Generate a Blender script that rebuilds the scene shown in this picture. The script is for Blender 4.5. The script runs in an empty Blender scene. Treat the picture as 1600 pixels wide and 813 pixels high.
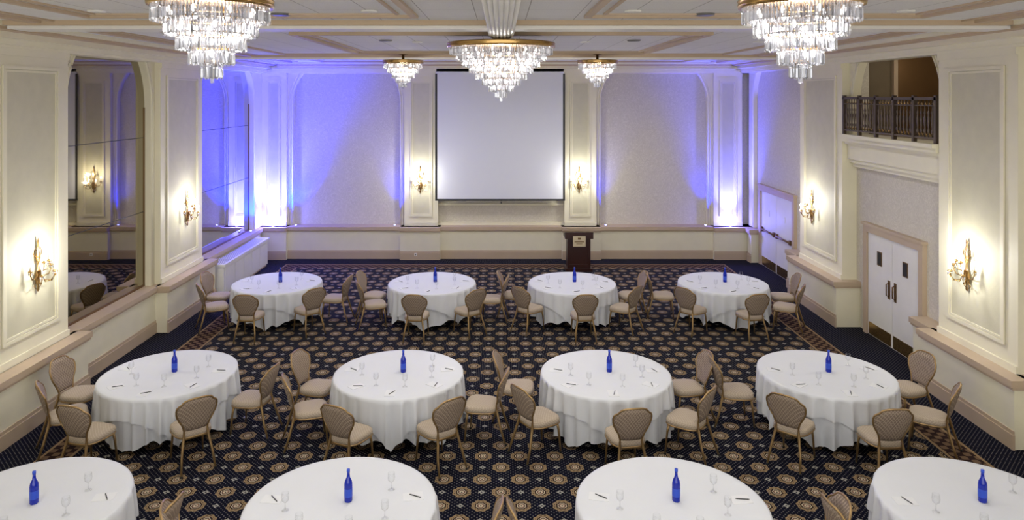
import bpy, bmesh, math, random
from mathutils import Vector, Matrix
random.seed(4)
S = bpy.context.scene
COL = S.collection
S.view_settings.view_transform = 'Standard'
S.view_settings.look = 'None'
S.view_settings.exposure = 0.0
pi = math.pi

# ---------------------------------------------------------------- materials
def lin(c):
    return tuple(((v/255)/12.92 if v/255 <= 0.04045 else (((v/255)+0.055)/1.055)**2.4) for v in c)
def c4(c): return (*lin(c), 1.0)

def mat(name, color, rough=0.6, metal=0.0, var=0.06, vscale=3.0, bump=0.0, bscale=60.0, emis=None, estr=0.0, spec=0.5):
    m = bpy.data.materials.new(name); m.use_nodes = True
    nt = m.node_tree; b = nt.nodes['Principled BSDF']
    b.inputs['Roughness'].default_value = rough
    b.inputs['Metallic'].default_value = metal
    b.inputs['Specular IOR Level'].default_value = spec
    tc = nt.nodes.new('ShaderNodeTexCoord')
    n = nt.nodes.new('ShaderNodeTexNoise'); n.inputs['Scale'].default_value = vscale; n.inputs['Detail'].default_value = 3
    nt.links.new(tc.outputs['Object'], n.inputs['Vector'])
    mx = nt.nodes.new('ShaderNodeMix'); mx.data_type = 'RGBA'
    l = lin(color)
    mx.inputs[6].default_value = (*[v*(1-var) for v in l], 1)
    mx.inputs[7].default_value = (*[min(1, v*(1+var)) for v in l], 1)
    nt.links.new(n.outputs['Fac'], mx.inputs[0])
    nt.links.new(mx.outputs[2], b.inputs['Base Color'])
    if bump > 0:
        n2 = nt.nodes.new('ShaderNodeTexNoise'); n2.inputs['Scale'].default_value = bscale
        nt.links.new(tc.outputs['Object'], n2.inputs['Vector'])
        bp = nt.nodes.new('ShaderNodeBump'); bp.inputs['Strength'].default_value = bump; bp.inputs['Distance'].default_value = 0.01
        nt.links.new(n2.outputs['Fac'], bp.inputs['Height']); nt.links.new(bp.outputs['Normal'], b.inputs['Normal'])
    if emis:
        b.inputs['Emission Color'].default_value = c4(emis); b.inputs['Emission Strength'].default_value = estr
    return m

class E:
    nt = None
    def __init__(s, v): s.v = v
    @staticmethod
    def m(op, *a):
        n = E.nt.nodes.new('ShaderNodeMath'); n.operation = op
        for i, x in enumerate(a):
            x = x.v if isinstance(x, E) else x
            if isinstance(x, (int, float)): n.inputs[i].default_value = x
            else: E.nt.links.new(x, n.inputs[i])
        return E(n.outputs[0])
    def __add__(s, o): return E.m('ADD', s, o)
    def __sub__(s, o): return E.m('SUBTRACT', s, o)
    def __rsub__(s, o): return E.m('SUBTRACT', o, s)
    def __mul__(s, o): return E.m('MULTIPLY', s, o)
    def __truediv__(s, o): return E.m('DIVIDE', s, o)
    def lt(s, o): return E.m('LESS_THAN', s, o)
    def gt(s, o): return E.m('GREATER_THAN', s, o)
def frac(x): return E.m('FRACT', x)
def colmix(fac, a, b):
    n = E.nt.nodes.new('ShaderNodeMix'); n.data_type = 'RGBA'
    E.nt.links.new(fac.v, n.inputs[0])
    for i, x in ((6, a), (7, b)):
        if isinstance(x, tuple): n.inputs[i].default_value = x
        else: E.nt.links.new(x, n.inputs[i])
    return n.outputs[2]

def new_mat(name, rough=0.7):
    m = bpy.data.materials.new(name); m.use_nodes = True
    E.nt = m.node_tree; b = m.node_tree.nodes['Principled BSDF']; b.inputs['Roughness'].default_value = rough
    tc = E.nt.nodes.new('ShaderNodeTexCoord'); sp = E.nt.nodes.new('ShaderNodeSeparateXYZ')
    E.nt.links.new(tc.outputs['Object'], sp.inputs[0])
    return m, b, E(sp.outputs[0]), E(sp.outputs[1]), E(sp.outputs[2]), tc

def carpet_mat():
    m, b, x, y, z, tc = new_mat('carpet_medallion', 0.95)
    b.inputs['Specular IOR Level'].default_value = 0.08
    A, Bq = 0.47, 0.56
    def cell(ox, oy):
        u = (frac(x/A + (ox+50)) - 0.5)*A; v = (frac(y/Bq + (oy+50)) - 0.5)*Bq
        return u, v, E.m('SQRT', u*u+v*v)
    u1, v1, r1 = cell(0.5, 0.5); u2, v2, r2 = cell(0, 0)
    s = r1.lt(r2)
    u = s*u1+(1.0-s)*u2; v = s*v1+(1.0-s)*v2; r = E.m('MINIMUM', r1, r2)
    r = r*1.13
    ang = E.m('ARCTAN2', v, u)
    rs = r*(E.m('COSINE', ang*8)*0.06+1.0)
    cr = E.nt.nodes.new('ShaderNodeValToRGB'); cr.color_ramp.interpolation = 'CONSTANT'
    E.nt.links.new((rs/0.2).v, cr.inputs[0])
    navy = c4((10, 11, 27)); gold = c4((138, 117, 88)); cream = c4((192, 180, 154)); brown = c4((40, 26, 26)); rose = c4((134, 104, 90))
    el = cr.color_ramp.elements
    stops = [(0, brown), (0.06, cream), (0.13, rose), (0.2, brown), (0.25, cream), (0.30, brown), (0.40, gold), (0.47, brown), (0.52, gold), (0.62, navy)]
    el[0].position = 0; el[0].color = stops[0][1]; el[1].position = stops[1][0]; el[1].color = stops[1][1]
    for p, c in stops[2:]:
        e = el.new(p); e.color = c
    inmed = rs.lt(0.126)
    pet = E.m('COSINE', ang*12).gt(0.1)*rs.gt(0.082)*rs.lt(0.104)
    med = colmix(pet, cr.outputs[0], gold)
    u3, v3, r3 = cell(0.5, 0); u4, v4, r4 = cell(0, 0.5)
    s2 = r3.lt(r4); uu = s2*u3+(1.0-s2)*u4; vv = s2*v3+(1.0-s2)*v4; rr = E.m('MINIMUM', r3, r4)
    a2 = E.m('ARCTAN2', vv, uu)
    small = rr.lt(E.m('COSINE', a2*4)*0.008+0.032)*rr.gt(0.012)
    D = 0.06
    def dots(o):
        p = frac(x/D+(o+500))-0.5; q = frac(y/D+(o+500))-0.5
        return (E.m('SQRT', p*p+q*q)).lt(0.12)
    dt = E.m('MAXIMUM', dots(0), dots(0.5))
    e = E.m('MAXIMUM', E.m('ABSOLUTE', x-0.12), y-13.6)
    inside = e.lt(5.72)
    base = colmix(dt, navy, c4((112, 108, 104)))
    c = colmix(small*inside, base, c4((150, 148, 140)))
    c = colmix(inmed*inside, c, med)
    band = e.gt(5.78)*e.lt(6.12)
    bp = (E.m('SINE', x*34)*E.m('SINE', y*34)).gt(0.05)
    bc = colmix(bp, c4((44, 30, 28)), c4((108, 86, 66)))
    c = colmix(band, c, bc)
    edge = E.m('MAXIMUM', e.gt(5.74)*e.lt(5.78), e.gt(6.12)*e.lt(6.16))
    c = colmix(edge, c, c4((140, 116, 86)))
    E.nt.links.new(c, b.inputs['Base Color'])
    n = E.nt.nodes.new('ShaderNodeTexNoise'); n.inputs['Scale'].default_value = 220
    bm = E.nt.nodes.new('ShaderNodeBump'); bm.inputs['Strength'].default_value = 0.3; bm.inputs['Distance'].default_value = 0.005
    E.nt.links.new(tc.outputs['Object'], n.inputs['Vector']); E.nt.links.new(n.outputs['Fac'], bm.inputs['Height']); E.nt.links.new(bm.outputs['Normal'], b.inputs['Normal'])
    return m

def damask_mat(name, base, light):
    # fine scrolling wallpaper: thin contour lines of a distorted noise field
    m, b, x, y, z, tc = new_mat(name, 0.65)
    n0 = E.nt.nodes.new('ShaderNodeTexNoise'); n0.inputs['Scale'].default_value = 6.5; n0.inputs['Detail'].default_value = 1.5; n0.inputs['Distortion'].default_value = 1.2
    E.nt.links.new(tc.outputs['Object'], n0.inputs['Vector'])
    f0 = E.m('SINE', E(n0.outputs['Fac'])*42)
    scroll = E.m('MAXIMUM', f0, 0.0)
    n = E.nt.nodes.new('ShaderNodeTexNoise'); n.inputs['Scale'].default_value = 30; n.inputs['Detail'].default_value = 4
    E.nt.links.new(tc.outputs['Object'], n.inputs['Vector'])
    f = scroll*0.35+E(n.outputs['Fac'])*0.65
    E.nt.links.new(colmix(f, c4(base), c4(light)), b.inputs['Base Color'])
    return m

def chair_fabric(name, base, light):
    m, b, x, y, z, tc = new_mat(name, 0.8)
    zz = z+y*1.0
    s = 0.04
    p = frac((x+zz)/s+100); q = frac((x-zz)/s+100)
    line = E.m('MAXIMUM', p.lt(0.2), q.lt(0.2))
    E.nt.links.new(colmix(line, c4(base), c4(light)), b.inputs['Base Color'])
    return m

def ceiling_mat():
    m, b, x, y, z, tc = new_mat('ceiling_tile', 0.85)
    T = 0.61
    gx = frac(x/T+50.5).lt(0.014); gy = frac(y/T+50).lt(0.014)
    seam = E.m('MAXIMUM', gx, gy)
    n = E.nt.nodes.new('ShaderNodeTexNoise'); n.inputs['Scale'].default_value = 60; n.inputs['Detail'].default_value = 5
    E.nt.links.new(tc.outputs['Object'], n.inputs['Vector'])
    base = colmix(E(n.outputs['Fac']), c4((206, 205, 202)), c4((234, 233, 231)))
    E.nt.links.new(colmix(seam, base, c4((140, 136, 130))), b.inputs['Base Color'])
    bm = E.nt.nodes.new('ShaderNodeBump'); bm.inputs['Strength'].default_value = 0.3; bm.inputs['Distance'].default_value = 0.01
    E.nt.links.new(n.outputs['Fac'], bm.inputs['Height']); E.nt.links.new(bm.outputs['Normal'], b.inputs['Normal'])
    return m

def crystal_mat():
    m = bpy.data.materials.new('crystal'); m.use_nodes = True
    nt = m.node_tree; nt.nodes.clear()
    out = nt.nodes.new('ShaderNodeOutputMaterial')
    g = nt.nodes.new('ShaderNodeNewGeometry')
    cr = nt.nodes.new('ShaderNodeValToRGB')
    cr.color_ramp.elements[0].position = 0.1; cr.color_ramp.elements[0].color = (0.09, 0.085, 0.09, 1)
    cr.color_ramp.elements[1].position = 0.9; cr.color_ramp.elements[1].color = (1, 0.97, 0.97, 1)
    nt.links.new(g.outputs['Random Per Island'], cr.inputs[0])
    em = nt.nodes.new('ShaderNodeEmission'); em.inputs['Strength'].default_value = 0.62  # painted glow: random bright and dark pieces stand in for lit glass
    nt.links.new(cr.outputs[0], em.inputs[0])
    gl = nt.nodes.new('ShaderNodeBsdfGlossy'); gl.inputs['Roughness'].default_value = 0.08; gl.inputs[0].default_value = (0.9, 0.92, 1, 1)
    tr = nt.nodes.new('ShaderNodeBsdfTransparent')
    m1 = nt.nodes.new('ShaderNodeMixShader'); m1.inputs[0].default_value = 0.45
    nt.links.new(em.outputs[0], m1.inputs[1]); nt.links.new(gl.outputs[0], m1.inputs[2])
    m2 = nt.nodes.new('ShaderNodeMixShader'); m2.inputs[0].default_value = 0.4
    nt.links.new(m1.outputs[0], m2.inputs[1]); nt.links.new(tr.outputs[0], m2.inputs[2])
    nt.links.new(m2.outputs[0], out.inputs[0])
    return m

def thin_glass():
    m = bpy.data.materials.new('clear_glass'); m.use_nodes = True
    nt = m.node_tree; nt.nodes.clear()
    out = nt.nodes.new('ShaderNodeOutputMaterial')
    tr = nt.nodes.new('ShaderNodeBsdfTransparent'); tr.inputs[0].default_value = (0.97, 0.975, 0.98, 1)
    gl = nt.nodes.new('ShaderNodeBsdfGlossy'); gl.inputs['Roughness'].default_value = 0.03
    lw = nt.nodes.new('ShaderNodeLayerWeight'); lw.inputs[0].default_value = 0.22
    mx = nt.nodes.new('ShaderNodeMixShader'); nt.links.new(lw.outputs['Facing'], mx.inputs[0])
    nt.links.new(tr.outputs[0], mx.inputs[1]); nt.links.new(gl.outputs[0], mx.inputs[2]); nt.links.new(mx.outputs[0], out.inputs[0])
    return m

CARPET = carpet_mat()
WALLP = damask_mat('wall_damask', (186, 179, 163), (216, 210, 196))
CREAM = mat('cream_paint', (226, 220, 194), 0.55, bump=0.05)
PANEL = mat('pilaster_panel', (200, 195, 169), 0.6, bump=0.15, bscale=20, var=0.09, vscale=5)
BEIGE = mat('beige_trim', (186, 166, 141), 0.5)
CEIL = ceiling_mat()
CEILTRIM = mat('ceiling_trim', (188, 166, 138), 0.6)
WHITEP = mat('white_paint', (226, 224, 217), 0.5)
LINEN = mat('white_linen', (211, 213, 217), 0.85, var=0.03, bump=0.08, bscale=30)
FAB_B = chair_fabric('chair_back_fabric', (122, 106, 92), (162, 145, 126))
FAB_S = chair_fabric('chair_seat_fabric', (162, 147, 129), (180, 165, 146))
GOLDM = mat('chair_gold_metal', (160, 132, 90), 0.35, 0.7)
BRASS = mat('brass', (184, 150, 94), 0.25, 0.9)
DKBRASS = mat('antique_brass', (120, 92, 60), 0.4, 0.7)
BLACK = mat('black', (14, 14, 16), 0.5)
WOOD = mat('mahogany', (52, 22, 17), 0.35, 0, 0.3, 12)
SCREEN = mat('screen_fabric', (222, 224, 230), 0.9, var=0.01)
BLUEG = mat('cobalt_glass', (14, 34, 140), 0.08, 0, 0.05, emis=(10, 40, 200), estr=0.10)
BLUEL = mat('bottle_label', (36, 72, 190), 0.4)
PAPER = mat('paper', (218, 219, 221), 0.8, var=0.01)
GLASS = thin_glass()
MIRROR = mat('smoked_mirror', (160, 152, 132), 0.02, 1.0, 0.02)
MIRROR_LIFT = mat('brightened_mirror', (190, 190, 200), 0.02, 1.0, 0.02)  # same mirror, tint lightened so the blue reflection reads brighter
CRYST = crystal_mat()
BULB = mat('bulb_glow', (255, 246, 232), 0.4, emis=(255, 248, 240), estr=22)
CANDLE = mat('candle_sleeve', (240, 236, 225), 0.5)
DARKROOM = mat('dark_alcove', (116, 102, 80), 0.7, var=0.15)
IRON = mat('railing_iron', (92, 80, 70), 0.35, 0.6)
BLUEEM = mat('blue_led_lens', (90, 110, 255), 0.3, emis=(120, 130, 255), estr=20)
SIGN = mat('sign_plate', (205, 190, 158), 0.5)
GREY = mat('grey_metal', (120, 118, 114), 0.4, 0.5)

# ---------------------------------------------------------------- mesh builder
class MB:
    def __init__(s): s.v = []; s.f = []; s.mi = []; s.sm = []; s.mats = []
    def midx(s, m):
        if m not in s.mats: s.mats.append(m)
        return s.mats.index(m)
    def add(s, vs, fs, m, smooth=False, M=None):
        o = len(s.v); k = s.midx(m)
        for p in vs:
            p = Vector(p)
            s.v.append(M @ p if M is not None else p)
        for f in fs:
            s.f.append([i+o for i in f]); s.mi.append(k); s.sm.append(smooth)
    def box(s, x0, x1, y0, y1, z0, z1, m, M=None):
        if x0 > x1: x0, x1 = x1, x0
        if y0 > y1: y0, y1 = y1, y0
        vs = [(x, y, z) for z in (z0, z1) for y in (y0, y1) for x in (x0, x1)]
        fs = [(0, 2, 3, 1), (4, 5, 7, 6), (0, 1, 5, 4), (2, 6, 7, 3), (0, 4, 6, 2), (1, 3, 7, 5)]
        s.add(vs, fs, m, False, M)
    def lathe(s, prof, seg, m, M=None, smooth=True, caps=True):
        vs = []; fs = []
        for r, z in prof:
            for i in range(seg):
                a = 2*pi*i/seg; vs.append((r*math.cos(a), r*math.sin(a), z))
        for j in range(len(prof)-1):
            for i in range(seg):
                k = (i+1) % seg
                fs.append((j*seg+i, j*seg+k, (j+1)*seg+k, (j+1)*seg+i))
        if caps:
            fs.append(tuple(reversed(range(seg)))); fs.append(tuple((len(prof)-1)*seg+i for i in range(seg)))
        s.add(vs, fs, m, smooth, M)
    def tube(s, pts, rad, seg, m, M=None, closed=False):
        pts = [Vector(p) for p in pts]; n = len(pts)
        if not isinstance(rad, (list, tuple)): rad = [rad]*n
        vs = []; fs = []
        for i, p in enumerate(pts):
            a = pts[(i-1) % n] if (closed or i > 0) else p
            b = pts[(i+1) % n] if (closed or i < n-1) else p
            t = (b-a).normalized()
            up = Vector((0, 0, 1)) if abs(t.z) < 0.9 else Vector((0, 1, 0))
            if closed: up = Vector((0, 0, 1))
            u = t.cross(up).normalized(); w = u.cross(t).normalized()
            for k in range(seg):
                an = 2*pi*k/seg
                vs.append(p+(u*math.cos(an)+w*math.sin(an))*rad[i])
        R = n if closed else n-1
        for i in range(R):
            for k in range(seg):
                k2 = (k+1) % seg; i2 = (i+1) % n
                fs.append((i*seg+k, i2*seg+k, i2*seg+k2, i*seg+k2))
        if not closed:
            fs.append(tuple(range(seg))); fs.append(tuple(reversed([(n-1)*seg+k for k in range(seg)])))
        s.add(vs, fs, m, True, M)
    def extrude(s, poly, t0, t1, m, axis='x', M=None):
        n = len(poly); vs = []
        for t in (t0, t1):
            for h, z in poly:
                vs.append((t, h, z) if axis == 'x' else (h, t, z))
        fs = [tuple(range(n)), tuple(reversed(range(n, 2*n)))]
        for i in range(n):
            k = (i+1) % n
            fs.append((i, i+n, k+n, k))
        s.add(vs, fs, m, False, M)
    def mesh(s, name):
        me = bpy.data.meshes.new(name); me.from_pydata([tuple(v) for v in s.v], [], s.f)
        for m in s.mats: me.materials.append(m)
        me.polygons.foreach_set('material_index', s.mi); me.polygons.foreach_set('use_smooth', s.sm)
        bm = bmesh.new(); bm.from_mesh(me); bmesh.ops.recalc_face_normals(bm, faces=bm.faces); bm.to_mesh(me); bm.free()
        me.update(); return me
    def obj(s, name, bevel=0.0):
        o = bpy.data.objects.new(name, s.mesh(name)); COL.objects.link(o)
        if bevel:
            b = o.modifiers.new('bevel', 'BEVEL'); b.width = bevel; b.segments = 2; b.limit_method = 'ANGLE'
        return o
def inst(name, me, loc, rz=0.0, sc=1.0):
    o = bpy.data.objects.new(name, me); COL.objects.link(o)
    o.location = loc; o.rotation_euler = (0, 0, rz); o.scale = (sc, sc, sc); return o
def slab(name, x0, x1, y0, y1, z0, z1, m, bevel=0.0):
    b = MB(); b.box(x0, x1, y0, y1, z0, z1, m); return b.obj(name, bevel)

CLIP = 5.41
def arcpts(o0, o1, spring, crown, n=36):
    """opening curve from o1 to o0, clipped under the cornice"""
    c = (o0+o1)/2; a = (o1-o0)/2; k = min(1.0, (CLIP-spring)/(crown-spring)); t0 = math.asin(k)
    p = []
    m = n//2
    for i in range(m+1):
        t = t0*i/m; p.append((c+a*math.cos(t), spring+(crown-spring)*math.sin(t)))
    for i in range(m, -1, -1):
        t = t0*i/m; p.append((c-a*math.cos(t), spring+(crown-spring)*math.sin(t)))
    return p
def arch_poly(h0, h1, z0, z1, o0, o1, spring, crown):
    return [(h0, z0), (h0, z1), (h1, z1), (h1, z0), (o1, z0)]+arcpts(o0, o1, spring, crown)+[(o0, z0)]

# ---------------------------------------------------------------- shell
ZC = 5.70
YB = 20.85
slab('floor', -9.6, 9.8, -4, 22, -0.1, 0, CARPET)
slab('ceiling', -7.4, 9.8, -4, 22, ZC, ZC+0.1, CEIL)
slab('wall_back', -7.4, 7.6, YB, YB+0.15, 0, ZC, WALLP)
slab('wall_left', -7.35, -7.15, -4, YB, 0, ZC, CREAM)
XR = 7.35
b = MB()
b.box(XR, XR+0.2, -4, 11.5, 0, ZC, WALLP); b.box(XR, XR+0.2, 14.45, YB, 0, ZC, WALLP); b.box(XR, XR+0.2, 11.5, 14.45, 0, 3.95, WALLP)
b.obj('wall_right')

PROF = ((5.40, 5.44, 0.05), (5.44, 5.52, 0.10), (5.52, 5.60, 0.22), (5.60, 5.64, 0.42), (5.64, 5.70, 0.50))
def cornice(side, xw, xf):
    b = MB()
    for z0, z1, p in PROF:
        b.box(side*xw, side*(xf-p), -4, YB, z0, z1, CREAM if z0 != 5.60 else CEILTRIM)
    b.box(side*(xf-0.85), side*(xf-1.0), -4, 19.8, 5.66, 5.70, CEILTRIM)
    b.box(side*(xf-1.12), side*(xf-1.17), -4, 19.8, 5.68, 5.70, CEILTRIM)
    return b
cornice(-1, 7.15, 6.88).obj('trim_1')
cornice(1, 7.35, 7.05).obj('trim_2')
b = MB()
for z0, z1, p in PROF:
    b.box(-7.15, 7.35, YB, 20.6-p, z0, z1, CREAM if z0 != 5.60 else CEILTRIM)
b.obj('trim_3')
b = MB()
def frame(x0, x1, y0, y1, w, z0, m):
    b.box(x0, x1, y0, y0+w, z0, ZC, m); b.box(x0, x1, y1-w, y1, z0, ZC, m)
    b.box(x0, x0+w, y0+w, y1-w, z0, ZC, m); b.box(x1-w, x1, y0+w, y1-w, z0, ZC, m)
b.box(-6.4, 6.6, 9.0, 9.12, 5.64, ZC, CEILTRIM)
b.box(-6.4, 6.6, 9.12, 9.55, 5.60, ZC, WHITEP)
b.box(-6.4, 6.6, 9.55, 9.67, 5.64, ZC, CEILTRIM)
b.box(-6.4, 6.6, 16.6, 16.72, 5.64, ZC, CEILTRIM)
b.box(-6.4, 6.6, 16.72, 17.1, 5.60, ZC, WHITEP)
b.box(-6.4, 6.6, 17.1, 17.22, 5.64, ZC, CEILTRIM)
frame(-3.2, 3.2, 10.6, 15.4, 0.10, 5.645, CEILTRIM)
frame(-3.0, 3.0, 10.8, 15.2, 0.05, 5.67, CEILTRIM)
frame(-5.0, 5.1, 10.1, 16.1, 0.08, 5.665, CEILTRIM)
frame(-5.0, 5.1, 17.8, 19.6, 0.1, 5.665, CEILTRIM)
frame(-5.0, -1.0, 2.0, 8.5, 0.08, 5.665, CEILTRIM)
frame(-4.8, -1.2, 2.2, 8.3, 0.04, 5.68, CEILTRIM)
frame(1.0, 5.1, 2.0, 8.5, 0.08, 5.665, CEILTRIM)
frame(1.2, 4.9, 2.2, 8.3, 0.04, 5.68, CEILTRIM)
b.obj('trim_4')
b = MB()
for i in range(7):
    xx = -0.15+0.05*i
    b.tube([(xx, 1.0, 5.60-0.02*math.cos((i-3)*0.5)), (xx, 10.0, 5.60-0.02*math.cos((i-3)*0.5)), (xx*0.6, 10.3, 5.57), (xx*0.2, 10.45, 5.6)], [0.03, 0.03, 0.025, 0.01], 8, WHITEP)
b.box(-0.18, 0.18, 1.0, 10.1, 5.60, ZC, WHITEP)
b.obj('trim_5')
for i, (vx, vy) in enumerate([(-2.0, 12.2), (2.3, 12.2), (-2.6, 8.3), (2.4, 8.3)]):  # small dark ceiling vents
    b = MB(); b.lathe([(0.09, ZC-0.025), (0.11, ZC-0.02), (0.12, ZC)], 24, GREY, Matrix.Translation((vx, vy, 0))); b.obj('ceiling_vent')

def dado_side(side, xf, xw, y0, y1, b, bb):
    b.box(side*xw, side*xf, y0, y1, 0.0, 0.80, CREAM)
    b.box(side*xw, side*(xf-0.035), y0-0.02, y1+0.02, 0.80, 0.84, BEIGE)
    b.box(side*xw, side*(xf-0.06), y0-0.03, y1+0.03, 0.84, 0.93, BEIGE)
    bb.box(side*xf, side*(xf-0.03), y0-0.02, y1+0.02, 0.0, 0.20, BEIGE)
    bb.box(side*xf, side*(xf-0.015), y0-0.01, y1+0.01, 0.20, 0.25, BEIGE)
YE = 20.20
bL, bbL = MB(), MB()
dado_side(-1, 6.90, 7.15, -4, YE, bL, bbL)
dado_side(-1, 6.66, 6.90, 9.3, 11.35, bL, bbL)
dado_side(-1, 6.66, 6.90, 14.05, 16.4, bL, bbL)
bL.obj('wainscot_left'); bbL.obj('baseboard_left')
bR, bbR = MB(), MB()
dado_side(1, 7.08, 7.35, -4, 12.1, bR, bbR)
dado_side(1, 6.85, 7.08, 9.4, 11.5, bR, bbR)
dado_side(1, 6.85, 7.35, 14.4, 16.75, bR, bbR)
dado_side(1, 7.08, 7.35, 16.75, 17.4, bR, bbR)
dado_side(1, 7.08, 7.35, 19.95, YE, bR, bbR)
bR.obj('wainscot_right'); bbR.obj('baseboard_right')
bB, bbB = MB(), MB()
def dado_back(x0, x1, yf):
    bB.box(x0, x1, yf, YB, 0, 0.80, CREAM)
    bB.box(x0, x1, yf-0.03, YB, 0.80, 0.84, BEIGE)
    bB.box(x0-0.0, x1+0.0, yf-0.06, YB, 0.84, 0.93, BEIGE)
    bbB.box(x0, x1, yf-0.03, yf, 0, 0.20, BEIGE); bbB.box(x0, x1, yf-0.015, yf, 0.20, 0.25, BEIGE)
dado_back(-7.15, 7.35, 20.45)
for x0, x1 in ((-7.15, -6.2), (-2.92, -1.76), (1.76, 2.88), (6.15, 7.35)): dado_back(x0, x1, 20.3)
bB.obj('wainscot_back'); bbB.obj('baseboard_back')

def pil(side, xf, xw, y0, y1, name):
    b = MB()
    b.box(side*xw, side*xf, y0, y1, 0.93, 5.42, CREAM)
    b.box(side*xf, side*(xf-0.03), y0, y1, 0.93, 1.03, CREAM)
    b.box(side*xf, side*(xf-0.03), y0, y1, 5.30, 5.40, CREAM)
    a0, a1, z0, z1 = y0+0.24, y1-0.24, 1.25, 5.16
    b.box(side*xf, side*(xf-0.004), a0, a1, z0, z1, PANEL)
    for w, p, o in ((0.05, 0.03, 0.0), (0.03, 0.018, 0.06)):
        A0, A1, Z0, Z1 = a0+o, a1-o, z0+o, z1-o
        b.box(side*xf, side*(xf-p), A0, A1, Z0, Z0+w, CREAM); b.box(side*xf, side*(xf-p), A0, A1, Z1-w, Z1, CREAM)
        b.box(side*xf, side*(xf-p), A0, A0+w, Z0+w, Z1-w, CREAM); b.box(side*xf, side*(xf-p), A1-w, A1, Z0+w, Z1-w, CREAM)
    return b.obj(name)
pil(-1, 6.88, 7.15, 9.45, 11.18, 'pilaster')
pil(-1, 6.88, 7.15, 14.22, 16.2, 'pilaster')
pil(1, 7.05, 7.35, 9.6, 11.34, 'pilaster')
pil(1, 7.05, 7.35, 14.55, 16.6, 'pilaster')
def pilb(x0, x1, name='pilaster'):
    b = MB(); yf = 20.6
    b.box(x0, x1, yf, YB, 0.93, 5.42, CREAM)
    b.box(x0, x1, yf-0.03, yf, 0.93, 1.03, CREAM); b.box(x0, x1, yf-0.03, yf, 5.30, 5.40, CREAM)
    a0, a1, z0, z1 = x0+0.17, x1-0.17, 1.2, 5.18
    b.box(a0, a1, yf, yf-0.004, z0, z1, PANEL)
    for w, p, o in ((0.04, 0.03, 0.0), (0.025, 0.018, 0.05)):
        A0, A1, Z0, Z1 = a0+o, a1-o, z0+o, z1-o
        b.box(A0, A1, yf, yf-p, Z0, Z0+w, CREAM); b.box(A0, A1, yf, yf-p, Z1-w, Z1, CREAM)
        b.box(A0, A0+w, yf, yf-p, Z0+w, Z1-w, CREAM); b.box(A1-w, A1, yf, yf-p, Z0+w, Z1-w, CREAM)
    return b.obj(name)
for x0, x1 in ((-7.0, -6.28), (-2.83, -1.85), (1.85, 2.78), (6.22, 7.05)): pilb(x0, x1)

def arch(name, axis, t0, t1, h0, h1, o0, o1, z0, m=CREAM, spring=4.55, crown=6.0):
    b = MB()
    b.extrude(arch_poly(h0, h1, z0, 5.48, o0, o1, spring, crown), t0, t1, m, axis)
    for off, r in ((0.03, 0.022), (0.10, 0.014)):
        q = arcpts(o0-off, o1+off, spring, crown+off); h = len(q)//2
        for part in ([(o1+off, z0)]+q[:h], q[h:]+[(o0-off, z0)]):
            b.tube([(t1, hh, z) if axis == 'x' else (hh, t1, z) for hh, z in part], r, 8, m)
    return b.obj(name)
arch('arch_surround', 'x', -7.15, -7.0, 11.18, 14.22, 11.33, 14.07, 0.93)
arch('arch_surround', 'x', -7.15, -7.0, 16.2, 20.6, 16.35, 19.9, 0.93)
arch('arch_surround', 'x', -7.15, -7.0, 6.4, 9.45, 6.55, 9.3, 0.93)
arch('arch_surround', 'y', YB, YB-0.14, -6.28, -2.83, -6.12, -2.98, 0.93)
arch('arch_surround', 'y', YB, YB-0.14, 2.78, 6.22, 2.93, 6.06, 0.93)
arch('arch_surround', 'x', 7.35, 7.2, 11.34, 14.55, 11.5, 14.4, 3.95)
arch('arch_surround', 'x', 7.35, 7.25, 16.6, 20.6, 16.75, 20.2, 0.95)
def mirror(y0, y1, mm):
    b = MB()
    b.extrude([(y1, 0.95)]+arcpts(y0, y1, 4.55, 6.0)+[(y0, 0.95)], -7.15, -7.13, mm, 'x')
    for z in (2.42, 3.9): b.box(-7.13, -7.127, y0+0.01, y1-0.01, z-0.006, z+0.006, BLACK)
    b.box(-7.13, -7.118, y0, y0+0.03, 0.95, 4.5, DKBRASS); b.box(-7.13, -7.118, y1-0.03, y1, 0.95, 4.5, DKBRASS)
    b.box(-7.13, -7.118, y0, y1, 0.93, 0.97, DKBRASS)
    b.obj('wall_mirror')
mirror(11.33, 14.07, MIRROR); mirror(16.35, 19.9, MIRROR_LIFT)

# balcony ----------------------------------------------------------
b = MB()
for z0, z1, p in ((3.28, 3.36, 0.10), (3.36, 3.44, 0.16), (3.44, 3.74, 0.20), (3.74, 3.80, 0.26), (3.80, 3.88, 0.34), (3.88, 3.95, 0.40)):
    b.box(XR, XR-p, 11.36, 14.53, z0, z1, CREAM)
b.obj('balcony_ledge')
b = MB()
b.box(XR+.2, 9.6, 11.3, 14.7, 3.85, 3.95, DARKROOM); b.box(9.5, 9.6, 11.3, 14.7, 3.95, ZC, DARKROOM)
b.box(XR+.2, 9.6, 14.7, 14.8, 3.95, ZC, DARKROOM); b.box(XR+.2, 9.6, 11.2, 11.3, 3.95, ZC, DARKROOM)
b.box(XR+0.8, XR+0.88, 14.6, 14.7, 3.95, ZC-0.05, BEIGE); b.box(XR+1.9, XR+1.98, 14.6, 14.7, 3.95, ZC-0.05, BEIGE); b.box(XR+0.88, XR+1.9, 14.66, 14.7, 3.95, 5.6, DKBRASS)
b.obj('wall_balcony_alcove')
b = MB(); xr = 7.06
b.box(xr-0.03, xr+0.03, 11.38, 14.52, 4.66, 4.71, IRON); b.box(xr-0.02, xr+0.02, 11.38, 14.52, 4.02, 4.05, IRON); b.box(xr-0.015, xr+0.015, 11.38, 14.52, 4.56, 4.58, IRON)
n = 30
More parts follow.
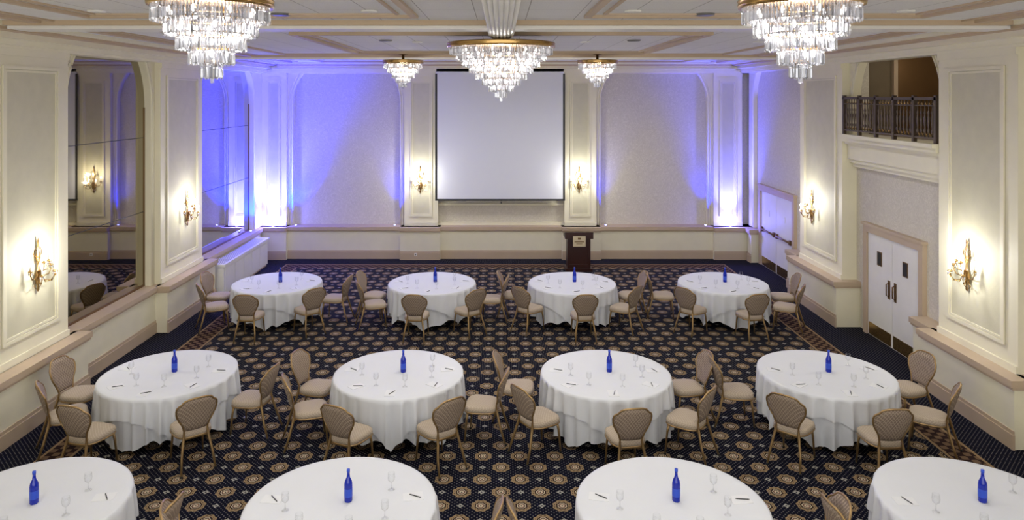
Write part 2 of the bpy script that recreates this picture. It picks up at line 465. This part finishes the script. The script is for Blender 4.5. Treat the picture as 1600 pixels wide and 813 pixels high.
for i in range(n+1):
    y = 11.42+(14.48-11.42)*i/n
    M = Matrix.Translation((xr, y, 3.95))
    if i % 6 == 0:
        b.box(xr-0.03, xr+0.03, y-0.03, y+0.03, 3.95, 4.74, IRON)
    else:
        b.lathe([(0.012, 0.07), (0.012, 0.16), (0.028, 0.2), (0.012, 0.24), (0.02, 0.32), (0.026, 0.40), (0.012, 0.46), (0.022, 0.5), (0.010, 0.54), (0.010, 0.72)], 8, IRON, M)
        b.tube([(xr, y-0.035, 4.58), (xr, y, 4.62), (xr, y+0.035, 4.58)], 0.007, 6, BRASS)
        b.tube([(xr, y-0.045, 4.07), (xr, y, 4.13), (xr, y+0.045, 4.07)], 0.007, 6, BRASS)
b.obj('balcony_railing')

def double_door(name, y0, y1, H, bars):
    b = MB(); x = XR
    fw = 0.13
    b.box(x, x-0.08, y0-fw, y0, 0, H+fw, BEIGE); b.box(x, x-0.08, y1, y1+fw, 0, H+fw, BEIGE); b.box(x, x-0.08, y0, y1, H, H+fw, BEIGE)
    b.box(x, x-0.11, y0-fw-0.03, y1+fw+0.03, H+fw, H+fw+0.05, BEIGE)
    mid = (y0+y1)/2
    for a, c in ((y0+0.01, mid-0.005), (mid+0.005, y1-0.01)):
        b.box(x, x-0.045, a, c, 0.01, H-0.01, WHITEP)
        b.box(x-0.045, x-0.05, a+0.03, c-0.03, 0.02, 0.26, BRASS)
        if not bars:
            cc = (a+c)/2
            b.box(x-0.045, x-0.055, cc-0.08, cc+0.08, 1.45, 1.72, DKBRASS); b.box(x-0.055, x-0.057, cc-0.06, cc+0.06, 1.47, 1.70, BLACK)
            hy = c-0.10 if a < mid-0.1 else a+0.10
            b.box(x-0.045, x-0.052, hy-0.04, hy+0.04, 0.9, 1.25, DKBRASS)
            b.tube([(x-0.05, hy, 0.95), (x-0.10, hy, 0.97), (x-0.10, hy, 1.18), (x-0.05, hy, 1.2)], 0.012, 8, DKBRASS)
        else:
            b.box(x-0.045, x-0.10, a+0.05, a+0.14, 0.96, 1.08, DKBRASS); b.box(x-0.045, x-0.10, c-0.14, c-0.05, 0.96, 1.08, DKBRASS)
            b.tube([(x-0.09, a+0.08, 1.02), (x-0.09, c-0.08, 1.02)], 0.025, 8, DKBRASS)
            b.box(x-0.045, x-0.055, (a+c)/2-0.06, (a+c)/2+0.06, 1.45, 1.6, WHITEP)
    b.obj(name)
double_door('door_1', 12.28, 14.02, 2.03, False)
double_door('door_2', 17.62, 19.75, 2.08, True)

# projection screen ---------------------------------------------------
b = MB(); ys = 20.5
b.box(-1.89, 1.83, ys, ys+0.006, 1.72, 5.52, SCREEN)
b.box(-1.92, -1.86, ys-0.003, ys+0.009, 1.70, 5.38, BLACK); b.box(1.80, 1.86, ys-0.003, ys+0.009, 1.70, 5.38, BLACK)
b.box(-1.92, 1.86, ys-0.012, ys+0.02, 1.68, 1.73, BLACK)
b.tube([(0, ys, 1.68), (0, ys, 1.62)], 0.006, 6, BLACK); b.lathe([(0.02, 1.60), (0.02, 1.63)], 10, BLACK, Matrix.Translation((0, ys, 0)))
b.obj('projection_screen')
b = MB()
b.box(-1.85, 1.85, YB, 20.7, 0.93, 1.0, CREAM); b.box(-1.85, 1.85, YB, 20.76, 1.5, 1.56, CREAM)
b.obj('trim_6')
b = MB(); b.box(-2.5, -2.42, 20.27, 20.262, 0.12, 0.2, WHITEP); b.box(-2.475, -2.445, 20.262, 20.258, 0.14, 0.18, GREY); b.obj('wall_outlet')

# lectern -------------------------------------------------------------
b = MB()
lx, ly = 2.10, 19.2
b.box(lx-0.36, lx+0.36, ly-0.26, ly+0.26, 0, 0.07, WOOD)
b.box(lx-0.31, lx+0.31, ly-0.20, ly+0.22, 0.07, 0.90, WOOD)
for a in (-0.31, 0.25): b.box(lx+a, lx+a+0.06, ly-0.225, ly-0.2, 0.10, 0.88, WOOD)
b.box(lx-0.25, lx+0.25, ly-0.225, ly-0.2, 0.10, 0.18, WOOD); b.box(lx-0.25, lx+0.25, ly-0.225, ly-0.2, 0.80, 0.88, WOOD)
b.add([(lx-0.38, ly-0.28, 0.88), (lx+0.38, ly-0.28, 0.88), (lx+0.38, ly+0.26, 0.88), (lx-0.38, ly+0.26, 0.88),
       (lx-0.38, ly-0.28, 1.06), (lx+0.38, ly-0.28, 1.06), (lx+0.38, ly+0.26, 0.94), (lx-0.38, ly+0.26, 0.94)],
      [(0, 3, 2, 1), (4, 5, 6, 7), (0, 1, 5, 4), (1, 2, 6, 5), (2, 3, 7, 6), (3, 0, 4, 7)], WOOD)
b.box(lx-0.17, lx+0.17, ly-0.30, ly-0.28, 0.68, 0.96, SIGN)
b.box(lx-0.19, lx+0.19, ly-0.28, ly-0.22, 0.70, 0.86, WOOD)
b.box(lx-0.04, lx+0.04, ly-0.303, ly-0.30, 0.87, 0.92, DKBRASS)
b.box(lx-0.13, lx+0.13, ly-0.303, ly-0.30, 0.80, 0.825, DKBRASS); b.box(lx-0.08, lx+0.08, ly-0.303, ly-0.30, 0.75, 0.765, DKBRASS)
b.obj('lectern', 0.006)

# radiator cover ------------------------------------------------------
b = MB()
b.box(-6.83, -6.50, 16.5, 19.6, 0.06, 0.72, WHITEP); b.box(-6.83, -6.46, 16.47, 19.63, 0.72, 0.78, WHITEP)
b.box(-6.83, -6.53, 16.52, 19.58, 0, 0.06, BEIGE)
for i in range(5):
    y = 16.6+0.59*i; b.box(-6.50, -6.492, y, y+0.53, 0.14, 0.66, WHITEP)
for i in range(6):
    x = -6.80+0.05*i; b.box(x, x+0.015, 16.6, 19.5, 0.78, 0.785, GREY)
b.obj('radiator_cover', 0.006)

# ---------------------------------------------------------------- tables
def cloth_mesh(seed):
    rnd = random.Random(seed); R = 0.915; N = 320; b = MB()
    ph = [rnd.uniform(0, 2*pi) for _ in range(6)]
    def fold(a):
        s1 = math.sin(15*a+ph[0]+1.1*math.sin(3*a+ph[1])); s2 = math.sin(27*a+ph[2]+1.2*math.sin(2*a+ph[3]))
        return 0.85*(1-2*abs(s1)**0.8)*(0.7+0.4*math.sin(5*a+ph[4]))+0.35*s2
    def shell(hem, amp, flare, ztop, rows, off, top):
        vs = []; fs = []; rings = []
        if top:
            vs.append((0, 0, ztop))
            for r in (0.3, 0.6, 0.85, R-0.012):
                rings.append([(r*math.cos(2*pi*i/N), r*math.sin(2*pi*i/N), ztop) for i in range(N)])
        rings.append([((R+off)*math.cos(2*pi*i/N), (R+off)*math.sin(2*pi*i/N), ztop-0.010) for i in range(N)])
        for j in range(1, rows+1):
            t = j/rows; ring = []
            for i in range(N):
                a = 2*pi*i/N
                h = hem(a); z = (ztop-0.010)*(1-t)+h*t
                e = max(0, 1-z/0.75)
                r = R+off+0.004+flare*e+amp*(e**0.55)*fold(a)
                ring.append((r*math.cos(a), r*math.sin(a), z))
            rings.append(ring)
        st = 1 if top else 0
        for rg in rings: vs += rg
        if top:
            for i in range(N): fs.append((0, 1+i, 1+(i+1) % N))
        for j in range(len(rings)-1):
            for i in range(N):
                k = (i+1) % N
                fs.append((st+j*N+i, st+(j+1)*N+i, st+(j+1)*N+k, st+j*N+k))
        b.add(vs, fs, LINEN, True)
    hem1 = lambda a: 0.010+0.045*(0.5+0.5*math.sin(15*a+ph[0]))+0.16*abs(math.sin(2*a+ph[5]))**0.8
    hem2 = lambda a: 0.05+0.42*abs(math.cos(2*a+ph[5]))**0.7
    shell(hem1, 0.072, 0.0, 0.748, 12, 0.0, False)
    shell(hem2, 0.072, 0.035, 0.752, 10, 0.010, True)
    return b.mesh('banquet_table')
CL = [cloth_mesh(s) for s in (1, 2, 3, 4)]

def chair_mesh():
    b = MB()
    N = 40
    def outline(s):
        pts = []
        for i in range(N):
            a = 2*pi*i/N; c, sn = math.cos(a), math.sin(a)
            x = math.copysign(abs(c)**0.55, c); y = math.copysign(abs(sn)**0.6, sn)
            w = 0.225+0.02*y
            pts.append((x*w*s, y*0.225*s))
        return pts
    rings = [(0.92, 0.405), (1.0, 0.42), (1.02, 0.45), (0.99, 0.478), (0.9, 0.493), (0.6, 0.502), (0.25, 0.505)]
    vs = []; fs = []
    for s, z in rings: vs += [(x, y, z) for x, y in outline(s)]
    for j in range(len(rings)-1):
        for i in range(N):
            k = (i+1) % N; fs.append((j*N+i, j*N+k, (j+1)*N+k, (j+1)*N+i))
    fs.append(tuple(reversed(range(N)))); fs.append(tuple((len(rings)-1)*N+i for i in range(N)))
    b.add(vs, fs, FAB_S, True)
    b.tube([(x*1.0, y*1.0, 0.412) for x, y in outline(0.99)], 0.011, 6, GOLDM, closed=True)
    prof = [(0.505, 0.135), (0.54, 0.145), (0.58, 0.158), (0.62, 0.178), (0.66, 0.202), (0.70, 0.222), (0.75, 0.236), (0.80, 0.240), (0.835, 0.234), (0.86, 0.214), (0.878, 0.186), (0.90, 0.172), (0.925, 0.148), (0.942, 0.10), (0.948, 0.04)]
    U = 12
    def pos(u, w, z):
        x = u*w
        y = -0.215-0.30*(z-0.5)-0.02 + 0.9*x*x
        return x, y
    rows = len(prof); fr = []; bk = []
    for (z, w) in prof:
        for i in range(U+1):
            u = -1+2*i/U; x, y = pos(u, w, z)
            ez = min(1, (z-0.50)/0.05, (0.95-z)/0.05)
            t = 0.028*max(0, 1-abs(u)**4)**0.5*max(0.2, ez)
            fr.append((x, y+t, z)); bk.append((x, y-t*0.8, z))
    fs = []; off = len(fr); W = U+1
    for j in range(rows-1):
        for i in range(U):
            fs.append((j*W+i, j*W+i+1, (j+1)*W+i+1, (j+1)*W+i))
            fs.append((off+j*W+i, off+(j+1)*W+i, off+(j+1)*W+i+1, off+j*W+i+1))
    for i in range(U):
        fs.append((i, off+i, off+i+1, i+1)); j = rows-1
        fs.append((j*W+i, j*W+i+1, off+j*W+i+1, off+j*W+i))
    b.add(fr+bk, fs, FAB_B, True)
    path = []
    for z, w in prof:
        x, y = pos(-1, w, z); path.append((x-0.004, y, z))
    for z, w in reversed(prof):
        x, y = pos(1, w, z); path.append((x+0.004, y, z))
    L = [(-0.205, -0.36, 0.0), (-0.185, -0.29, 0.2), (-0.15, -0.235, 0.40)]
    Rr = [(-x, y, z) for x, y, z in reversed(L)]
    P = L+path+Rr
    b.tube(P, [0.013, 0.016, 0.018]+[0.012]*len(path)+[0.018, 0.016, 0.013], 8, GOLDM)
    for s in (-1, 1):
        b.tube([(s*0.17, 0.165, 0.42), (s*0.185, 0.185, 0.3), (s*0.20, 0.21, 0.0)], [0.019, 0.016, 0.011], 8, GOLDM)
        b.lathe([(0.016, 0), (0.016, 0.02)], 8, BLACK, Matrix.Translation((s*0.20, 0.21, 0)))
        b.lathe([(0.017, 0), (0.017, 0.02)], 8, BLACK, Matrix.Translation((s*0.205, -0.36, 0)))
    b.box(-0.15, 0.15, -0.22, -0.20, 0.39, 0.42, GOLDM)
    return b.mesh('banquet_chair')
CH = chair_mesh()
bb = MB(); bb.lathe([(0.036, 0), (0.040, 0.01), (0.040, 0.17), (0.034, 0.20), (0.017, 0.235), (0.014, 0.27), (0.014, 0.292)], 20, BLUEG)
bb.lathe([(0.0405, 0.05), (0.0405, 0.13)], 20, BLUEL, caps=False); bb.lathe([(0.0165, 0.285), (0.0165, 0.312)], 14, BLUEL)
BOT = bb.mesh('water_bottle')
gg = MB(); gg.lathe([(0.034, 0), (0.034, 0.003), (0.005, 0.008), (0.004, 0.07), (0.012, 0.08), (0.032, 0.10), (0.037, 0.13), (0.033, 0.175)], 20, GLASS, caps=False)
GOB = gg.mesh('water_goblet')
pp = MB(); pp.box(-0.07, 0.07, -0.10, 0.10, 0, 0.004, PAPER); PAD = pp.mesh('notepad')
pn = MB(); pn.tube([(-0.065, 0, 0.005), (0.055, 0, 0.005), (0.068, 0, 0.005)], [0.0045, 0.0045, 0.002], 8, BLACK); pn.tube([(-0.067, 0, 0.005), (-0.055, 0, 0.005)], 0.0048, 8, GREY); PEN = pn.mesh('pen')

ROWS = {
 'A': (15.0, [(-4.77, [178, 213, 265, 315, 355]), (-1.47, [176, 205, 262, 310, 353]), (1.51, [174, 221, 274, 320, 5]), (4.72, [176, 225, 277, 325, 0])]),
 'B': (10.12, [(-4.77, [180, 212, 250, 307, 352]), (-1.47, [170, 204, 250, 302, 344]), (1.5, [170, 217, 273, 320, 10]), (4.66, [176, 228, 275, 326, 8])]),
 'C': (6.85, [(-4.62, [190, 225, 262, 300, 350]), (-1.56, [192, 228, 262, 300, 348]), (1.66, [192, 228, 265, 305, 350]), (4.66, [191, 228, 265, 305, 345])]),
}
k = 0
for rn, (yd, tabs) in ROWS.items():
    for tx, angs in tabs:
        inst('banquet_table', CL[k % 4], (tx, yd, 0), random.uniform(0, 6.28)); k += 1
        inst('water_bottle', BOT, (tx+0.06, yd+random.uniform(-.03, .03)+0.05, 0.752))
        for a in angs:
            t = math.radians(a)
            d = 1.25+random.uniform(-0.02, 0.03)
            inst('banquet_chair', CH, (tx+d*math.cos(t), yd+d*math.sin(t), 0), t+pi/2+random.uniform(-.12, .12))
        for q in range(5):
            t = math.radians(172+49*q+random.uniform(-4, 4))
            px, py = tx+0.70*math.cos(t), yd+0.70*math.sin(t)
            inst('notepad', PAD, (px, py, 0.752), t+pi/2)
            inst('pen', PEN, (px+0.02, py, 0.756), t+pi/2+random.choice((0.5, 1.2, 1.0))+random.uniform(-.2, .2))
            t2 = t+0.32
            inst('water_goblet', GOB, (tx+0.52*math.cos(t2), yd+0.52*math.sin(t2), 0.752))

# ---------------------------------------------------------------- chandeliers
def chandelier(loc, R, H, tiers, seed):
    rnd = random.Random(seed); b = MB(); x0, y0, zt = loc
    T = Matrix.Translation((x0, y0, zt))
    b.lathe([(R-0.02, -0.005), (R+0.012, -0.005), (R+0.018, 0.02), (R+0.012, 0.045), (R+0.02, 0.055), (R+0.01, 0.07), (R-0.02, 0.07)], 72, BRASS, T, caps=False)
    b.lathe([(R-0.01, 0.035), (R-0.01, 0.045)], 72, DKBRASS, T)
    b.lathe([(0.03, 0.04), (0.03, ZC-zt-0.05), (0.10, ZC-zt-0.04), (0.14, ZC-zt)], 24, BRASS, T)
    def prism(r, a, z, L, w):
        c, s = math.cos(a), math.sin(a)
        M = T @ Matrix.Translation((r*c, r*s, z)) @ Matrix.Rotation(a+rnd.uniform(-.5, .5), 4, 'Z')
        h = w/2
        vs = [(0, 0, 0), (h*0.8, 0, -0.01), (-h*0.4, h, -0.01), (-h*0.4, -h, -0.01), (h, 0, -L*0.85), (-h*0.5, h, -L*0.85), (-h*0.5, -h, -L*0.85), (0, 0, -L)]
        fs = [(0, 1, 2), (0, 2, 3), (0, 3, 1), (1, 4, 5, 2), (2, 5, 6, 3), (3, 6, 4, 1), (7, 5, 4), (7, 6, 5), (7, 4, 6)]
        b.add(vs, fs, CRYST, False, M)
    for i in range(tiers):
        f = i/tiers
        r = R*(1-f)*0.98-0.01
        z = -H*f*0.95
        L = H/tiers*1.12
        ring = [(max(0.012, r-0.012), z), (r+0.004, z), (r+0.004, z+0.012), (max(0.012, r-0.012), z+0.012)]
        b.lathe(ring, 48, BRASS, T, caps=False)
        n = max(8, int(2*pi*r/0.027))
        for sub, dr in ((0, 0), (1, -0.035)):
            if r+dr < 0.02: continue
            for q in range(n):
                a = 2*pi*(q+0.5*sub)/n
                if sub == 0: prism(r, a, z, L*0.30, 0.014); prism(r, a, z-L*0.30, L*0.72+rnd.uniform(-.006, .006), 0.017)
                else: prism(r+dr, a, z-0.01, L*0.98, 0.017)
        if i > 0:
            rr = r+R/tiers*0.5; nn = int(2*pi*rr/0.045)
            for q in range(nn): prism(rr, 2*pi*q/nn, z+L*0.42, L*0.5, 0.014)
    prism(0.0, 0, -H*0.95, H*0.10, 0.04)
    for i in range(tiers-1):
        r = R*(1-i/tiers)*0.72; z = -H*(i/tiers)*0.95-0.05; nb = max(3, int(r/0.08*2))
        for q in range(nb):
            a = 2*pi*q/nb+i
            b.lathe([(0.004, 0.03), (0.014, 0.015), (0.018, 0), (0.012, -0.02), (0.004, -0.03)], 8, BULB, T @ Matrix.Translation((r*math.cos(a), r*math.sin(a), z)))
    return b.obj('chandelier')
CHS = [((-2.36, 5.74, 5.46), 0.47, 0.60, 5, 135), ((2.44, 5.74, 5.46), 0.47, 0.60, 5, 135), ((0.0, 10.65, 5.46), 0.80, 0.78, 8, 250), ((-2.2, 15.8, 5.46), 0.44, 0.54, 5, 125), ((2.16, 15.8, 5.46), 0.44, 0.54, 5, 125)]
for i, (l, R, H, t, en) in enumerate(CHS): chandelier(l, R, H, t, i)

def light(name, typ, loc, energy, color=(1, 1, 1), radius=0.1, rot=None, **kw):
    L = bpy.data.lights.new(name, typ); L.energy = energy; L.color = color
    if typ != 'AREA': L.shadow_soft_size = radius
    for a, v in kw.items(): setattr(L, a, v)
    o = bpy.data.objects.new(name, L); COL.objects.link(o); o.location = loc
    if rot: o.rotation_euler = rot
    return o
WARM = (1.0, 0.96, 0.89)
for l, R, H, t, en in CHS:
    light('chandelier_lamp', 'POINT', (l[0], l[1], l[2]-H*0.30), en*1.15, WARM, 0.10)
light('alcove_fill', 'POINT', (8.5, 13.0, 5.4), 20, (1, 0.88, 0.70), 0.05)  # added fill light to lift the dark alcove

# ---------------------------------------------------------------- sconces
def sconce(loc, ang):
    b = MB(); M = Matrix.Translation(loc) @ Matrix.Rotation(ang, 4, 'Z')
    b.lathe([(0.008, -0.36), (0.03, -0.33), (0.015, -0.28), (0.05, -0.20), (0.065, -0.12), (0.03, -0.04), (0.02, 0.05), (0.045, 0.12), (0.05, 0.17), (0.02, 0.24), (0.03, 0.30), (0.014, 0.34), (0.022, 0.38), (0.003, 0.43)], 12, BRASS, M @ Matrix.Translation((0, 0.035, 0)) @ Matrix.Diagonal((1, 0.5, 1, 1)))
    for s in (-1, 1):
        b.tube([(s*0.03, 0.03, 0.12), (s*0.09, 0.03, 0.2), (s*0.07, 0.03, 0.27), (s*0.03, 0.03, 0.25)], 0.007, 6, BRASS, M)
        b.tube([(s*0.03, 0.03, -0.2), (s*0.08, 0.03, -0.27), (s*0.04, 0.03, -0.31)], 0.007, 6, BRASS, M)
    for i, (a, rr, zc) in enumerate(((-80, 0.24, -0.02), (-45, 0.22, -0.10), (0, 0.24, -0.06), (45, 0.22, -0.10), (80, 0.24, -0.02), (-25, 0.14, 0.08), (25, 0.14, 0.08))):
        t = math.radians(a); dx, dy = math.sin(t), math.cos(t)
        q = lambda r, z: (dx*r, 0.04+dy*r, z)
        b.tube([q(0.02, -0.05), q(rr*0.4, zc-0.13), q(rr*0.8, zc-0.12), q(rr, zc-0.05), q(rr, zc)], 0.009, 6, BRASS, M)
        Mc = M @ Matrix.Translation(q(rr, zc))
        b.lathe([(0.008, -0.01), (0.03, 0.0), (0.034, 0.012), (0.014, 0.016), (0.016, 0.03)], 12, BRASS, Mc)
        b.lathe([(0.010, 0.02), (0.010, 0.10)], 10, CANDLE, Mc)
        b.lathe([(0.006, 0.10), (0.014, 0.118), (0.012, 0.135), (0.003, 0.16)], 10, BULB, Mc)
        for s2 in range(4):
            aa = s2*pi/2
            Md = Mc @ Matrix.Translation((0.03*math.cos(aa), 0.03*math.sin(aa), -0.002))
            b.lathe([(0.002, 0), (0.007, -0.02), (0.001, -0.05)], 6, CRYST, Md)
    b.obj('wall_sconce')
    n = Vector((-math.sin(ang), math.cos(ang), 0))
    light('sconce_lamp', 'POINT', Vector(loc)+n*0.34+Vector((0, 0, 0.22)), 17, (1, 0.98, 0.93), 0.03)
    light('sconce_lamp', 'POINT', Vector(loc)+n*0.46+Vector((0, 0, 0.0)), 18, (1, 0.98, 0.93), 0.03)
sconce((-6.876, 10.40, 2.2), -pi/2); sconce((-6.876, 15.35, 2.25), -pi/2)
sconce((7.046, 10.6, 2.15), pi/2); sconce((7.046, 15.9, 2.2), pi/2)
sconce((-2.36, 20.596, 2.25), pi); sconce((2.28, 20.596, 2.25), pi)

# ---------------------------------------------------------------- blue uplights
BLUE = (0.0, 0.01, 1.0)
def uplight(x, y, en, col, pt, tilt=0.0, size=110):
    b = MB(); b.lathe([(0.03, 0.93), (0.035, 0.935), (0.035, 0.965), (0.03, 0.97)], 16, WHITEP, Matrix.Translation((x, y, 0)))
    b.lathe([(0.026, 0.971), (0.026, 0.974)], 16, BLUEEM, Matrix.Translation((x, y, 0))); b.obj('uplight')
    light('uplight_lamp', 'SPOT', (x, y, 1.02), en, col, 0.03, (pi, tilt, 0), spot_size=math.radians(size), spot_blend=1.0)
    if pt: light('uplight_lamp', 'POINT', (x, y, 1.12), pt, (0.15, 0.15, 1.0), 0.04)
uplight(-6.6, 20.38, 3200, (0.07, 0.08, 1.0), 60, 0, 80)
uplight(6.63, 20.38, 2100, (0.08, 0.09, 1.0), 50, 0, 70)
uplight(-5.98, 20.5, 2400, BLUE, 0, 0, 75); uplight(5.95, 20.5, 600, BLUE, 0, 0, 60)
uplight(-3.10, 20.52, 380, BLUE, 0, 0, 60); uplight(3.05, 20.52, 300, BLUE, 0, 0, 50)
uplight(-6.97, 19.6, 2200, BLUE, 0, 0, 100)

for x in (-4.6, -1.5, 1.5, 4.6):  # added grid of ceiling fill spots to brighten tables and room
    for y in (4.5, 8.0, 12.6, 17.5):
        light('fill_spot', 'SPOT', (x, y, ZC-0.07), 115, (1, 0.975, 0.93), 0.06, (0, 0, 0), spot_size=math.radians(160), spot_blend=1.0)
        b = MB(); b.lathe([(0.07, ZC-0.02), (0.09, ZC-0.018), (0.095, ZC)], 20, WHITEP, Matrix.Translation((x, y, 0))); b.obj('fill_spot_ring')  # disc added as a fitting for each fill spot

w = bpy.data.worlds.new('world'); S.world = w; w.use_nodes = True
w.node_tree.nodes['Background'].inputs[0].default_value = (1.0, 0.98, 0.945, 1); w.node_tree.nodes['Background'].inputs[1].default_value = 2.9

cd = bpy.data.cameras.new('camera'); cam = bpy.data.objects.new('camera', cd); COL.objects.link(cam)
cam.location = (0, 0, 4.73); cam.rotation_euler = (pi/2, 0, 0)
cd.sensor_fit = 'HORIZONTAL'; cd.sensor_width = 36; cd.lens = 36*1100/1600
cd.shift_x = 17/1600; cd.shift_y = -256.5/1600; cd.clip_end = 200
S.camera = cam
